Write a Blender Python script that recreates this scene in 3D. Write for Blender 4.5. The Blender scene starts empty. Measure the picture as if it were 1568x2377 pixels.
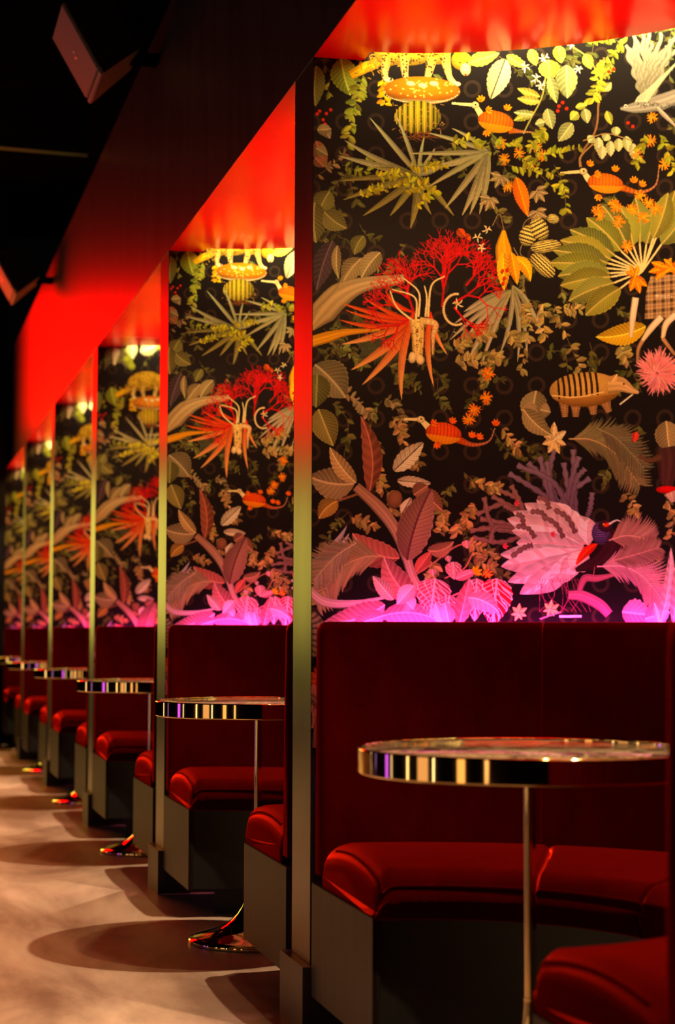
import bpy, math
import numpy as np
from mathutils import Vector, Matrix

SC = bpy.context.scene
COL = SC.collection
PI = math.pi

FINE = 0.00125
P_SPOT, P_RED, P_AMB, P_BAR = 270, 105, 40, 22
P_COVE, P_MAG, P_UP = 235, 125, 3.7
P_FILL = 50
# ---------------------------------------------------------------- the wallpaper print
# The print is drawn once into a colour grid (PX metres per cell) and carried by the
# wallpaper mesh as a colour attribute.  Drawing units run over the first metre of
# wallpaper; to_wall() turns them into metres along the curved wall and height.
PX = 0.00075
CW, Z_LO, Z_HI = 1.14, 0.66, 2.94
GW, GH = int(CW/PX), int((Z_HI-Z_LO)/PX)
PRINT = np.empty((GH, GW, 3), np.float32)
rng = np.random.default_rng(11)

def to_wall(p):
    p = np.asarray(p, float).reshape(-1, 2)
    x = (p[:, 0]-1100)/400; y = (p[:, 1]-800)/800
    t = [np.ones_like(x), y, y*y, y**3, x, x*y, x*y*y, x*x, x*x*y, x**3]
    a = sum(c*k for c, k in zip((.41863, -.00176, 2e-5, 0, .44393, -.00572, 7e-5, -.00079, -7e-5, .00339), t))
    z = sum(c*k for c, k in zip((1.74095, -.89671, .01111, -.00014, -.00757, .01094, -.00055, -.01411, .01695, .00016), t))
    return a, z
def cv(p):
    a, z = to_wall(p)
    return np.stack([a/PX, (Z_HI-z)/PX], 1)
def zA(*p): return [(700+p[i]/1.806, p[i+1]/1.806) for i in range(0, len(p), 2)]
def zB(*p): return [(700+p[i]/1.806, 480+p[i+1]/1.806) for i in range(0, len(p), 2)]
def zC(*p): return [(700+p[i]/1.806, 960+p[i+1]/1.806) for i in range(0, len(p), 2)]

def fill(poly, shade):
    """poly in grid cells; shade = colour or function(X, Y) -> (n,3)"""
    x0, y0 = np.floor(poly.min(0)).astype(int); x1, y1 = np.ceil(poly.max(0)).astype(int)+1
    x0, y0, x1, y1 = max(x0, 0), max(y0, 0), min(x1, GW), min(y1, GH)
    if x1 <= x0 or y1 <= y0: return
    X, Y = np.meshgrid(np.arange(x0, x1)+.5, np.arange(y0, y1)+.5)
    m = np.zeros(X.shape, bool)
    q = np.roll(poly, -1, 0)
    for (ax, ay), (bx, by) in zip(poly, q):
        if ay == by: continue
        m ^= ((ay > Y) != (by > Y)) & (X < (bx-ax)*(Y-ay)/(by-ay)+ax)
    if not m.any(): return
    sub = PRINT[y0:y1, x0:x1]
    if callable(shade):
        sub[m] = np.clip(shade(X[m], Y[m]), .003, .95)
    else:
        sub[m] = shade
def jit(c, k=.12): return np.clip(np.array(c)*(1+rng.uniform(-k, k))*(1+rng.uniform(-k*.5, k*.5, 3)), .002, .95)
def curve(pts, n=28):
    """smooth polyline (Catmull-Rom) through points"""
    P = np.asarray(pts, float)
    if len(P) == 2: return P[0]+(P[1]-P[0])*np.linspace(0, 1, n)[:, None]
    Q = np.vstack([2*P[0]-P[1], P, 2*P[-1]-P[-2]])
    out = []
    m = max(3, n//(len(P)-1))
    for i in range(len(P)-1):
        a, b, c, d = Q[i:i+4]
        t = np.linspace(0, 1, m, endpoint=False)[:, None]
        out.append(.5*((2*b)+(-a+c)*t+(2*a-5*b+4*c-d)*t*t+(-a+3*b-3*c+d)*t**3))
    return np.vstack(out+[P[-1:]])
def ribbon(axis, half):
    d = np.gradient(axis, axis=0); L = np.hypot(d[:, 0], d[:, 1])+1e-9
    n = np.stack([-d[:, 1]/L, d[:, 0]/L], 1)
    return np.vstack([axis+n*half[:, None], (axis-n*half[:, None])[::-1]])
def line(pts, w, col, w2=None):
    a = curve(pts); fill(cv(ribbon(a, np.linspace(w, w if w2 is None else w2, len(a))/2)), col)
def lerp(a, b, t): return np.asarray(a)[None, :]*(1-t)[:, None]+np.asarray(b)[None, :]*t[:, None]

def tube(pts, ws, c0, c1=None, stripes=0, scol=(.03, .02, .01), duty=.4, light=.45):
    """rounded body along a curve with cross stripes: horns, tails, fruits, bodies"""
    a = curve(pts, 40); s = np.linspace(0, 1, len(a))
    half = np.interp(s, np.linspace(0, 1, len(ws)), ws)/2
    P = cv(a); H = half*1.05e-3/PX
    c1 = c0 if c1 is None else c1
    def sh(X, Y):
        k = np.argmin((X[:, None]-P[None, :, 0])**2+(Y[:, None]-P[None, :, 1])**2, 1)
        d = np.gradient(P, axis=0)[k]; L = np.hypot(d[:, 0], d[:, 1])+1e-9
        q = ((X-P[k, 0])*-d[:, 1]+(Y-P[k, 1])*d[:, 0])/L/(H[k]+1e-6)
        t = s[k]+((X-P[k, 0])*d[:, 0]+(Y-P[k, 1])*d[:, 1])/L/ (np.hypot(*(P[-1]-P[0]))+1)
        c = lerp(c0, c1, np.clip(t, 0, 1))*(1-light*np.abs(q)**2+.15*np.sin(9*q+3))[:, None]
        if stripes:
            on = (np.mod(t*stripes+.12*np.abs(q), 1) < duty)
            c[on] = c[on]*.25+np.array(scol)*.75
        return c*(1+.16*(rng.random(len(X))-.5))[:, None]
    fill(cv(ribbon(a, half+.01)), sh)

def leaf(b, t, w, col, bend=0, veins=9, vcol=None, dark=.5, prof=.8, net=False):
    b, t = np.array(b, float), np.array(t, float); ax = t-b; L = np.hypot(*ax)+1e-6
    nv = np.array([-ax[1], ax[0]])/L
    s = np.linspace(0, 1, 26)
    shp = np.clip(np.sin(np.pi*s**prof), 0, 1)**.8
    axis = b+ax*s[:, None]+nv*(bend*4*s*(1-s))[:, None]
    wob = 1+.05*np.sin(s*veins*6.28)
    poly = np.vstack([axis+nv*(w/2*shp*wob)[:, None], (axis-nv*(w/2*shp*wob)[:, None])[::-1]])
    bc, tc = cv([b])[0], cv([t])[0]; a2 = tc-bc; L2 = np.hypot(*a2)+1e-6; n2 = np.array([-a2[1], a2[0]])/L2
    sc = L2/L; col = jit(col, .1); vcol = col*1.9+.03 if vcol is None else np.array(vcol)
    sgn = 1 if rng.random() < .5 else -1
    def sh(X, Y):
        s_ = ((X-bc[0])*a2[0]+(Y-bc[1])*a2[1])/L2**2
        sc_ = np.clip(s_, 0, 1)
        d = ((X-bc[0])*n2[0]+(Y-bc[1])*n2[1])-bend*sc*4*sc_*(1-sc_)
        hw = np.interp(sc_, s, w/2*shp)*sc+.5; q = d/hw; aq = np.abs(q)
        lum = .78+.2*sgn*np.sign(q)*(aq > .02)+.28*np.sin(np.pi*sc_)*(1-aq)
        ph = np.mod(veins*(s_*1.05-.22*aq*w/L*1.6), 1)
        c = col[None, :]*lum[:, None]
        vein = np.abs(ph-.5) < .10
        if net:
            ph2 = np.mod(veins*.8*(s_*.6+.5*q*w/L)+.3*np.sin(q*5), 1)
            vein |= np.abs(ph2-.5) < .09
            c[vein] = vcol
        else:
            c = c*(1-dark*.55*np.cos(2*np.pi*ph)[:, None]*.6)
            c[vein] = c[vein]*.55+vcol*.22
        mid = np.abs(d) < max(1.3, .03*w*sc)
        c[mid] = vcol
        c[aq > .93] *= 1.35
        return c*(1+.18*(rng.random(len(X))-.5))[:, None]
    fill(cv(poly), sh)

def blade(b, t, w, c0, c1=None, bend=0, peak=.35, mid=True):
    b, t = np.array(b, float), np.array(t, float); ax = t-b; L = np.hypot(*ax)+1e-6
    nv = np.array([-ax[1], ax[0]])/L; s = np.linspace(0, 1, 18)
    shp = np.where(s < peak, (.35+.65*np.sin(s/peak*np.pi/2)), np.clip(np.cos((s-peak)/(1-peak)*np.pi/2), 0, 1)**.8)
    axis = b+ax*s[:, None]+nv*(bend*4*s*(1-s))[:, None]
    poly = np.vstack([axis+nv*(w/2*shp)[:, None], (axis-nv*(w/2*shp)[:, None])[::-1]])
    bc, tc = cv([b])[0], cv([t])[0]; a2 = tc-bc; L2 = np.hypot(*a2)+1e-6; n2 = np.array([-a2[1], a2[0]])/L2; sc = L2/L
    c0 = jit(c0, .12); c1 = c0*.8 if c1 is None else np.array(c1)
    def sh(X, Y):
        s_ = np.clip(((X-bc[0])*a2[0]+(Y-bc[1])*a2[1])/L2**2, 0, 1)
        d = ((X-bc[0])*n2[0]+(Y-bc[1])*n2[1])-bend*sc*4*s_*(1-s_)
        hw = np.interp(s_, s, w/2*shp)*sc+.5; q = d/hw
        c = lerp(c0, c1, s_)*(.95-.3*q+.22*np.cos(q*14))[:, None]
        if mid: c[np.abs(d) < 1.2] *= 1.35
        return c
    fill(cv(poly), sh)

def oval(c, rx, ry, rot, col, fn=None):
    t = np.linspace(0, 2*np.pi, 30, endpoint=False); r = np.radians(rot)
    x, y = rx*np.cos(t), ry*np.sin(t)
    p = np.stack([c[0]+x*np.cos(r)-y*np.sin(r), c[1]+x*np.sin(r)+y*np.cos(r)], 1)
    cc = cv([c])[0]; S = 1.07e-3/PX; col = np.array(col)
    def sh(X, Y):
        dx, dy = (X-cc[0])/S, (Y-cc[1])/S
        a, b = (dx*np.cos(r)+dy*np.sin(r))/rx, (-dx*np.sin(r)+dy*np.cos(r))/ry
        k = (1.05-.45*np.clip(a*a+b*b, 0, 1)-.2*b)
        out = col[None, :]*k[:, None]*(1+.2*(rng.random(len(X))-.5))[:, None]
        return fn(out, a, b) if fn else out
    fill(cv(p), sh)
def dot(c, r, col): oval(c, r, r, 0, col)

def sprig(pts, n, L, col, stem=(.10, .08, .04), spread=0):
    a = curve(pts, 40); line(pts, 1.6, stem)
    for i in range(max(4, int(n*.66))):
        k = rng.integers(2, len(a)-1); p = a[k]+rng.normal(0, spread+.1, 2); d = a[k]-a[k-1]
        th = np.arctan2(d[1], d[0])+rng.choice([-1, 1])*rng.uniform(.4, 1.5)
        l = L*rng.uniform(.55, 1.3); e = p+l*np.array([np.cos(th), np.sin(th)])
        blade(p, e, l*.48, jit(np.array(col)*rng.uniform(.55, 1.35), .2), bend=rng.uniform(-2, 2), peak=.5)
def frond(rib, n, L, col, w=5, ang=.9, both=True, ribcol=None, droop=0):
    n = int(n*.74); w = w*1.4; a = curve(rib, n+6)
    for i in range(2, len(a)-1):
        s = i/len(a); d = a[i]-a[i-1]; th = np.arctan2(d[1], d[0])
        for sg in ((1, -1) if both else (1,)):
            l = L*(.45+.85*np.sin(np.pi*min(1, s*.9+.12)))*rng.uniform(.9, 1.08)
            e = a[i]+l*np.array([np.cos(th+sg*ang), np.sin(th+sg*ang)])+np.array([0, droop*l])
            blade(a[i], e, w, jit(col, .12), bend=-sg*l*.08, mid=False)
    line(rib, 3.2, np.array(col)*1.7 if ribcol is None else ribcol, 1.2)
def star(c, r, col=(.72, .2, .03), n=13):
    o = rng.uniform(0, 6)
    for i in range(n):
        th = o+i*6.283/n+rng.uniform(-.15, .15); l = r*rng.uniform(.8, 1.15)
        blade(c, (c[0]+l*np.cos(th), c[1]+l*np.sin(th)), r*.24, jit(col, .2), bend=rng.uniform(-3, 3), peak=.6)
    for i in range(5): dot((c[0]+rng.normal(0, r*.2), c[1]+rng.normal(0, r*.2)), r*.1, (.85, .42, .08))
def lobed(c, r, rot, col, n=5, k=.55):
    """palmate leaf / five petalled appendage"""
    for i in range(n):
        th = rot+(i-(n-1)/2)*k; l = r*(1-.12*abs(i-(n-1)/2))
        leaf(c, (c[0]+l*np.cos(th), c[1]+l*np.sin(th)), r*.42, col, veins=4)
def branch(p, th, l, w, depth, col, spread=.55, jitter=.25):
    e = (p[0]+l*np.cos(th), p[1]+l*np.sin(th))
    line([p, e], w, jit(col, .22), w*.75)
    if depth:
        for sg in (-1, 1) if rng.random() < .8 else (-1, 0, 1):
            branch(e, th+sg*spread*rng.uniform(.5, 1.3)+rng.normal(0, jitter), l*rng.uniform(.66, .92), w*.76, depth-1, col, spread, jitter)
def spikes(c, r, n, col, l0=.6, w=4, a0=0, a1=6.283, tip=None):
    for i in range(n):
        th = a0+(a1-a0)*(i+rng.random())/n; l = r*rng.uniform(l0, 1)
        p = (c[0]+r*.1*np.cos(th), c[1]+r*.1*np.sin(th))
        blade(p, (c[0]+l*np.cos(th), c[1]+l*np.sin(th)), w, jit(col, .25), tip, bend=rng.uniform(-3, 3), mid=False)

GRN, OLV, KHA = (.24, .27, .05), (.13, .14, .045), (.24, .20, .10)
PALM, PALE, CRM = (.21, .21, .11), (.55, .56, .30), (.72, .58, .30)
ORA, RED, YEL = (.70, .20, .02), (.42, .012, .008), (.70, .42, .03)
BRN, PNK, WHT = (.22, .11, .06), (.50, .30, .28), (.78, .70, .62)

def sea_dragon(pts, body, tail, fins, col=ORA):
    (s0, s1, neck) = pts; c, rx, ry, rot = body
    line([s0, s1], 5, CRM, 8); line([s1, neck, (c[0]-rx*.6, c[1]-ry*.2)], 10, jit(CRM, .1), ry*.9)
    tube(tail, [ry*.7, ry*.35, 4, 2], np.array(col)*.7, (.4, .3, .2), 14, (.2, .06, .02), .35)
    def bands(out, a, b):
        on = np.mod(a*5+.5*b*b, 1) < .28; out[on] *= .55
        low = b > .25; out[low] = out[low]*.6+np.array(YEL)*.45
        return out
    oval(c, rx, ry, rot, col, bands); oval(s1, 9, 8, 0, CRM); dot((s1[0]+1, s1[1]-1), 2.4, (.02, .01, .01))
    for p, r in fins: lobed(p, 17, np.radians(r), np.array(col)*1.1, 4, .5)

def draw_print():
    PRINT[:] = (.0092, .0072, .0072)
    # pale rings printed in a regular lattice on the black ground
    S = 1.06e-3/PX
    for i in range(-1, 17):
        for j in range(-4, 22):
            if (i*7+j*5) % 9 == 0: continue
            cx, cy = cv([(798+74.6*i, 206+76.5*j)])[0]
            t = np.linspace(0, 6.2832, 40)
            for a in (0, 1):
                o, q = t[a*20:a*20+20+(1-a)], None
                o = np.linspace(np.pi*a, np.pi*(a+1), 22)
                pl = np.vstack([np.stack([cx+22*S*np.cos(o), cy+22*S*np.sin(o)], 1), np.stack([cx+14*S*np.cos(o), cy+14*S*np.sin(o)], 1)[::-1]])
                fill(pl, (.032, .022, .016))
    # loose background foliage
    for k in range(110):
        u, v = rng.uniform(715, 1640), rng.uniform(-260, 1300)
        if rng.random() < .35 and 820 < v < 1000: continue
        th = rng.uniform(.6, 2.5); l = rng.uniform(50, 130)
        d = np.array([np.cos(th), np.sin(th)])*l; p = np.array([u, v])
        sprig([p, p+d*.5+rng.normal(0, 14, 2), p+d], int(l/4.2), 17, np.array(OLV)*rng.uniform(.5, 1.1))
    # ----- upper third
    for q in ((62, 275, 58, 445, 85, OLV), (165, 243, 205, 400, 112, GRN), (118, 800, 68, 905, 90, OLV), (60, 590, 105, 690, 60, BRN), (95, 520, 120, 580, 44, KHA)):
        leaf(*zA(*q[:4]), q[4]/1.806, q[5], bend=3, veins=9)
    sprig(zA(262, 300, 230, 420, 212, 500, 190, 630), 70, 20, GRN); sprig(zA(330, 290, 345, 360, 350, 440), 40, 17, YEL)
    sprig(zA(120, 330, 110, 370, 118, 400), 10, 15, GRN); sprig(zA(60, 740, 130, 690, 180, 640), 24, 17, KHA)
    sprig(zA(170, 690, 260, 720, 300, 650), 26, 15, GRN)
    # pale crustacean and pods above the cornice line
    tube([(815, -45), (812, -20), (806, 30)], [26, 34, 10], WHT, CRM, 9, (.5, .4, .25), .3)
    for i in range(7):
        for sg in (-1, 1):
            line([(812, -35+i*9), (812+sg*30, -42+i*11), (812+sg*52, -20+i*12)], 4, jit(KHA, .2), 2)
    for p in ((868, -30), (880, -5), (874, 22), (890, -50), (862, 8), (884, 40)): oval(p, 19, 17, 20, GRN)
    leaf((925, -25), (1010, -60), 60, PALE, veins=8); leaf((1010, -40), (1090, -110), 54, GRN); oval((905, -85), 14, 20, 0, WHT)
    for k in range(14):
        p = np.array([rng.uniform(720, 1600), rng.uniform(-250, -60)]); d = rng.normal(0, 50, 2)
        leaf(p, p+d, rng.uniform(24, 50), [GRN, PALE, OLV, KHA][rng.integers(4)])
    # spotted wild cat walking on a mushroom cap
    tube(zA(205, 315, 260, 285, 320, 255, 335, 180), [22, 26, 22, 16], YEL, YEL, 0)
    for k in range(60):
        oval((zA(300+rng.normal(0, 45), 265+rng.normal(0, 25)))[0], 1.5, 5, rng.uniform(0, 180), (.35, .22, .05))
    def coat(out, a, b): return out
    FUR = (.36, .24, .045)
    oval(zA(450, 195)[0], 80, 44, -4, FUR); oval(zA(365, 215)[0], 34, 34, 0, FUR); oval(zA(565, 205)[0], 36, 36, 0, FUR)
    for a in ((355, 230, 350, 290, 352, 325, 366, 335), (430, 225, 432, 290, 440, 335, 465, 352), (548, 230, 535, 300, 522, 340, 525, 365), (598, 220, 612, 290, 625, 330, 648, 352)):
        tube(zA(*a), [30, 20, 14, 14, 10], FUR, (.80, .66, .34)); oval((zA(*a[-2:])[0]), 11, 6, 0, (.82, .70, .42))
    oval(zA(672, 255)[0], 25, 22, 20, FUR); oval(zA(688, 290)[0], 12, 15, 0, (.80, .62, .30)); oval(zA(652, 226)[0], 7, 8, 0, YEL)
    dot(zA(688, 312)[0], 3, (.2, .06, .03)); dot(zA(664, 262)[0], 2, (.02, .02, .01)); dot(zA(694, 262)[0], 2, (.02, .02, .01))
    for k in range(230):
        c = zA(rng.uniform(340, 600), rng.uniform(120, 335))[0]
        gx, gy = cv([c])[0].astype(int)
        if 0 <= gx < GW and 0 <= gy < GH and PRINT[gy, gx, 0] > .17: oval(c, rng.uniform(1.5, 3.4), rng.uniform(1.3, 2.6), rng.uniform(0, 180), (.06, .03, .01))
    def cap(out, a, b):
        rim = (b > .35) & (b < .72); out[b > .72] = np.array((.30, .22, .10)); out[rim] *= .8; return out
    oval(zA(505, 378)[0], 89, 32, 2, (.52, .22, .012), cap)
    for k in range(46):
        a, r = rng.uniform(0, 6.28), np.sqrt(rng.random())*.92
        c = (zA(505, 372)[0][0]+85*r*np.cos(a), zA(505, 368)[0][1]+24*r*np.sin(a)); oval(c, 2.9, 1.8, 0, (.85, .62, .20))
    for k in range(40):
        t = -1+2*k/39; oval((zA(505, 0)[0][0]+86*t, zA(0, 384)[0][1]+26*np.sqrt(max(0, 1-t*t))), 1.8, 1.5, 0, (.85, .74, .45))
    for i, a in enumerate((458, 508, 556)):    # hind paws drawn over the cap
        oval(zA(a, 350+8*(i == 1))[0], 11, 6, 10, (.82, .68, .38))
    # cactus ball with roots
    def ribs(out, a, b):
        k = np.abs(np.mod(np.arcsin(np.clip(a, -1, 1))*3.2+.5, 1)-.5); out[k > .36] *= .18; out[(k < .1)] = out[(k < .1)]*.5+np.array((.75, .6, .15))*.5; return out*(1-.6*np.clip(a, 0, 1)**2)[:, None]
    oval(zA(487, 490)[0], 54, 38, 0, (.38, .34, .045), ribs)
    for k in range(70):
        p = zA(487+rng.uniform(-105, 105), 495+rng.uniform(-60, 55))[0]; th = rng.uniform(0, 6.28)
        line([p, (p[0]+9*np.cos(th), p[1]+9*np.sin(th))], 1, (.45, .28, .10))
    for k in range(16):
        p = zA(487+rng.uniform(-60, 60), 550)[0]; line([p, (p[0]+rng.normal(0, 16), p[1]+10), (p[0]+rng.normal(0, 40), p[1]+rng.uniform(10, 26))], 1.6, (.18, .08, .03), .6)
    # palms
    c = zA(490, 735)[0]
    for q in ((285, 492, 12), (178, 586, 14), (152, 652, 16), (155, 758, 14), (172, 838, 16), (255, 905, 16), (395, 478, 10), (515, 570, 9), (370, 905, 16), (455, 960, 18), (545, 900, 14), (640, 905, 14), (300, 700, 10), (560, 620, 10), (600, 690, 12)):
        blade(c, zA(q[0], q[1])[0], q[2], PALM if q[1] < 700 else OLV, (.34, .36, .20) if q[1] < 700 else (.22, .21, .07), bend=rng.uniform(-8, 8))
    c = zA(785, 635)[0]
    for q in ((530, 556, 11), (452, 642, 12), (628, 536, 9), (535, 700, 12), (528, 785, 13), (600, 875, 15), (672, 905, 17), (705, 900, 17), (745, 900, 15), (575, 690, 11)):
        blade(c, zA(q[0], q[1])[0], q[2], PALM, (.33, .33, .17), bend=rng.uniform(-8, 8))
    for q in ((440, 700, 610, 690), (310, 740, 450, 720), (330, 800, 470, 760), (430, 800, 520, 770), (250, 830, 330, 780), (480, 860, 560, 800)):
        sprig(zA(*q), 32, 15, (.36, .36, .05))
    # sea dragons
    sea_dragon(zA(630, 432, 728, 440, 760, 490), (zA(815, 510)[0], 42, 25, 12), zA(870, 545, 930, 552, 1010, 556), [(zA(755, 425)[0], -100), (zA(775, 465)[0], -20), (zA(862, 462)[0], -80), (zA(775, 545)[0], 80)])
    sea_dragon(zA(1085, 725, 1182, 718, 1205, 750), (zA(1275, 768)[0], 42, 23, 8), zA(1340, 785, 1420, 805, 1485, 775, 1502, 690), [(zA(1205, 695)[0], -60), (zA(1230, 732)[0], -10), (zA(1315, 718)[0], -80), (zA(1395, 765)[0], -90), (zA(1425, 780)[0], -60), (zA(1245, 815)[0], 90)])
    line(zA(1170, 700, 1172, 655, 1225, 600), 6, (.30, .20, .09), 3)
    # seed pod, leaf clusters, twig and pale hanging leaves
    leaf(*zA(855, 245, 792, 416), 52, (.62, .62, .36), veins=9, vcol=(.06, .05, .03), dark=.9)
    for q in ((860, 232, 945, 282, 24), (700, 262, 830, 222, 34), (960, 205, 985, 275, 26), (1035, 250, 1045, 335, 50), (1110, 272, 1115, 412, 50), (1040, 318, 1070, 432, 26), (1075, 190, 1090, 265, 30), (1190, 225, 1215, 290, 26),
              (1000, 405, 905, 370, 20), (1000, 425, 905, 412, 22), (975, 470, 890, 505, 20), (975, 480, 890, 470, 18), (1030, 455, 1052, 540, 30), (1020, 510, 980, 520, 20), (1160, 470, 1128, 502, 24), (1188, 455, 1200, 516, 24), (1150, 450, 1200, 438, 16), (1135, 515, 1078, 592, 34), (1280, 465, 1300, 522, 18), (1270, 380, 1300, 345, 20)):
        leaf(*zA(*q[:4]), q[4], (.40, .41, .10) if rng.random() < .6 else (.34, .38, .16), veins=6)
    line(zA(1030, 270, 1010, 400, 960, 500, 930, 560), 3, (.35, .33, .1)); line(zA(1130, 190, 1200, 240, 1240, 300), 3, (.35, .30, .1))
    for q in ((985, 330), (1005, 358), (1018, 240), (940, 280), (1130, 180), (1160, 290)): star(zA(*q)[0], 13, (.80, .76, .55), 6)
    line(zA(1270, 240, 1248, 400, 1235, 540, 1175, 640), 5, (.26, .15, .07), 4)
    sprig(zA(1290, 220, 1250, 310, 1225, 420), 60, 20, (.42, .42, .08)); sprig(zA(1330, 170, 1300, 260, 1280, 330), 30, 17, GRN); sprig(zA(1150, 160, 1280, 150, 1350, 190), 40, 20, GRN)
    for q in ((1225, 570, 1205, 598), (1245, 575, 1248, 645), (1262, 610, 1260, 668), (1295, 590, 1297, 655), (1330, 580, 1330, 636), (1362, 570, 1370, 634), (1390, 600, 1395, 670), (1320, 530, 1318, 570), (1285, 560, 1270, 590)):
        leaf(*zA(*q), 22, (.52, .54, .26), veins=5)
    line(zA(1180, 590, 1280, 560, 1390, 590), 2.5, (.3, .22, .1))
    for q in ((1080, 445), (1095, 430), (1112, 455), (1075, 465), (65, 478), (75, 466), (104, 476), (122, 460), (90, 502), (98, 520), (1290, 300), (1310, 290), (1390, 530), (1370, 515)): dot(zA(*q)[0], 4.2, (.55, .06, .02))
    leaf(*zA(65, 545, 125, 540), 26, KHA); leaf(*zA(60, 620, 110, 650), 24, KHA); leaf(*zA(55, 660, 95, 700), 26, BRN)
    # white branching corals and flying fish
    for k in range(13):
        e = zA(1355+k*19+rng.uniform(-8, 8), rng.uniform(100, 210))[0]; m = zA(1400+k*10, 300+rng.uniform(-30, 30))[0]
        a = curve([zA(1425+k*4, 400)[0], m, e], 26); d = np.sin(np.linspace(0, 22, len(a)))*3.5
        tube(a+np.stack([d, d*0], 1), [9, 10, 12, 12, 8], (.24, .23, .16), (.34, .32, .24))
    tube(zA(1338, 455, 1400, 450, 1500, 430, 1568, 405, 1640, 380), [6, 26, 38, 34, 26], (.30, .30, .25), (.36, .34, .28), 0)
    for k in range(11): blade(zA(1400+k*5, 428)[0], zA(1475+k*14, 385-k*16)[0], 8, (.40, .38, .27), (.28, .27, .18), bend=-6)
    for k in range(6): blade(zA(1490, 445)[0], zA(1530+k*14, 500+k*12)[0], 8, (.48, .45, .34))
    dot(zA(1360, 445)[0], 4.5, (.75, .72, .6)); dot(zA(1360, 445)[0], 2, (.02, .02, .02))
    for k in range(50): dot(zA(1410+rng.uniform(0, 170), 440-rng.uniform(-12, 12))[0], 1.5, (.12, .12, .10))
    for q in ((1470, 492), (1465, 590), (1410, 648), (1008, 652), (985, 612), (912, 640), (960, 682), (852, 668), (838, 600), (1520, 690), (865, 780), (1240, 880), (1310, 858), (1420, 820), (1485, 880), (1380, 890), (1455, 850)): star(zA(*q)[0], 15, (.62, .26, .03))
    for q in ((620, 600, 720, 590, 800, 640), (800, 610, 900, 600, 1000, 640), (1000, 650, 1090, 640, 1180, 615), (900, 650, 990, 700, 1080, 740), (1060, 690, 1100, 780, 1110, 880), (1030, 540, 1000, 570, 960, 600), (1440, 560, 1420, 640, 1400, 700), (1500, 560, 1540, 640, 1560, 720), (860, 690, 980, 720, 1060, 790)):
        sprig(zA(*q), 34, 17, (.30, .32, .05))
    leaf(*zA(900, 742, 948, 905), 34, ORA, veins=12, vcol=(.75, .4, .06))
    for q in ((835, 735, 2.0), (985, 800, .9), (790, 830, 1.9), (985, 885, 1.2)): lobed(zA(*q[:2])[0], 32, q[2], KHA, 5, .7)
    # ----- middle
    for q in ((55, -20, 60, 150, 110, OLV), (95, 20, 190, 90, 90, OLV), (130, 140, 62, 350, 90, (.055, .035, .04)), (250, 215, 172, 320, 84, KHA), (330, 190, 250, 300, 80, KHA), (260, 120, 220, 200, 64, OLV), (150, 160, 155, 300, 40, KHA)):
        leaf(*zB(*q[:4]), q[4]/1.806, q[5], bend=4)
    tube(zB(30, 520, 90, 440, 160, 370, 260, 325, 430, 300), [10, 60, 58, 34, 20], (.36, .28, .13), (.42, .36, .20), 0)
    tube(zB(40, 565, 110, 545, 190, 525, 330, 515), [26, 26, 16, 6], (.60, .33, .05), (.55, .28, .05)); line(zB(45, 440, 120, 370, 215, 240), 4, KHA)
    c = zB(560, 440)[0]
    frond(zB(450, 560, 380, 580, 250, 600), 26, 42, (.06, .07, .035), 4, 1.0)
    for q in ((690, 548, 14), (700, 640, 18), (752, 672, 12), (620, 560, 12), (680, 440, 16), (640, 490, 14)): blade(zB(880, 350)[0], zB(*q[:2])[0], q[2], PALM, (.36, .33, .24), bend=5)
    for q in ((905, 655, 11), (945, 640, 10), (1010, 545, 12), (975, 470, 10), (830, 620, 11)): blade(zB(885, 330)[0], zB(*q[:2])[0], q[2], PALM, (.30, .31, .22), bend=-9)
    for q in ((640, 600, 740, 500), (700, 560, 790, 520), (870, 520, 900, 580), (960, 480, 920, 690), (1010, 400, 1020, 540), (1060, 410, 1110, 540, 1180, 700), (1090, 420, 1180, 430), (920, 400, 960, 480), (640, 650, 740, 640), (1340, 580, 1370, 650), (780, 620, 840, 640)):
        sprig(zB(*q), 34, 19, (.30, .25, .10))
    for q in ((165, 402, 12), (158, 472, 13), (165, 576, 16), (205, 684, 20), (252, 747, 18), (260, 380, 10), (420, 812, 18), (555, 755, 13), (612, 620, 10), (180, 430, 9), (350, 350, 10)):
        blade(zB(470 if q[0] < 500 else 540, 480 if q[0] < 300 else 440)[0], zB(q[0], q[1])[0], q[2], (.48, .05, .015), (.62, .34, .14) if q[1] > 560 else (.50, .12, .03), bend=rng.uniform(4, 14)*(1 if q[0] > 400 else -1))
    for p, th, l, w, d in (((470, 440), -1.9, 46, 6, 6), ((450, 470), 2.6, 40, 6, 5), ((440, 380), -1.4, 40, 5, 5), ((590, 420), -1.5, 62, 6, 6), ((640, 400), -.5, 52, 6, 6), ((640, 420), .9, 40, 5, 5), ((600, 300), -1.5, 44, 5, 5), ((690, 330), -.9, 42, 5, 5), ((410, 430), -2.6, 36, 5, 5)):
        branch(zB(*p)[0], th, l/1.5, w, d, RED, .5, .2)
    for q in ((480, 470, 475, 380, 380, 345), (490, 460, 492, 360, 430, 300), (530, 460, 545, 330, 600, 290), (520, 460, 525, 380, 515, 330), (470, 480, 400, 420, 370, 350)): line(zB(*q), 5, CRM, 2.5)
    for k in range(26):
        th = 3.6*k/25+1.2; dot((zB(650, 430)[0][0]+30*np.cos(th), zB(650, 430)[0][1]+36*np.sin(th)), 3, CRM)
    star(zB(655, 405)[0], 14, CRM, 5)
    tube(zB(495, 475, 560, 490, 552, 540, 550, 620), [16, 14, 10, 3], CRM, (.6, .4, .2), 10, (.5, .3, .12)); tube(zB(482, 470, 488, 560, 485, 640), [34, 28, 22], (.74, .56, .22), (.74, .50, .20))
    oval(zB(465, 630)[0], 9, 14, 10, CRM); oval(zB(497, 640)[0], 9, 12, -10, CRM)
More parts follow.
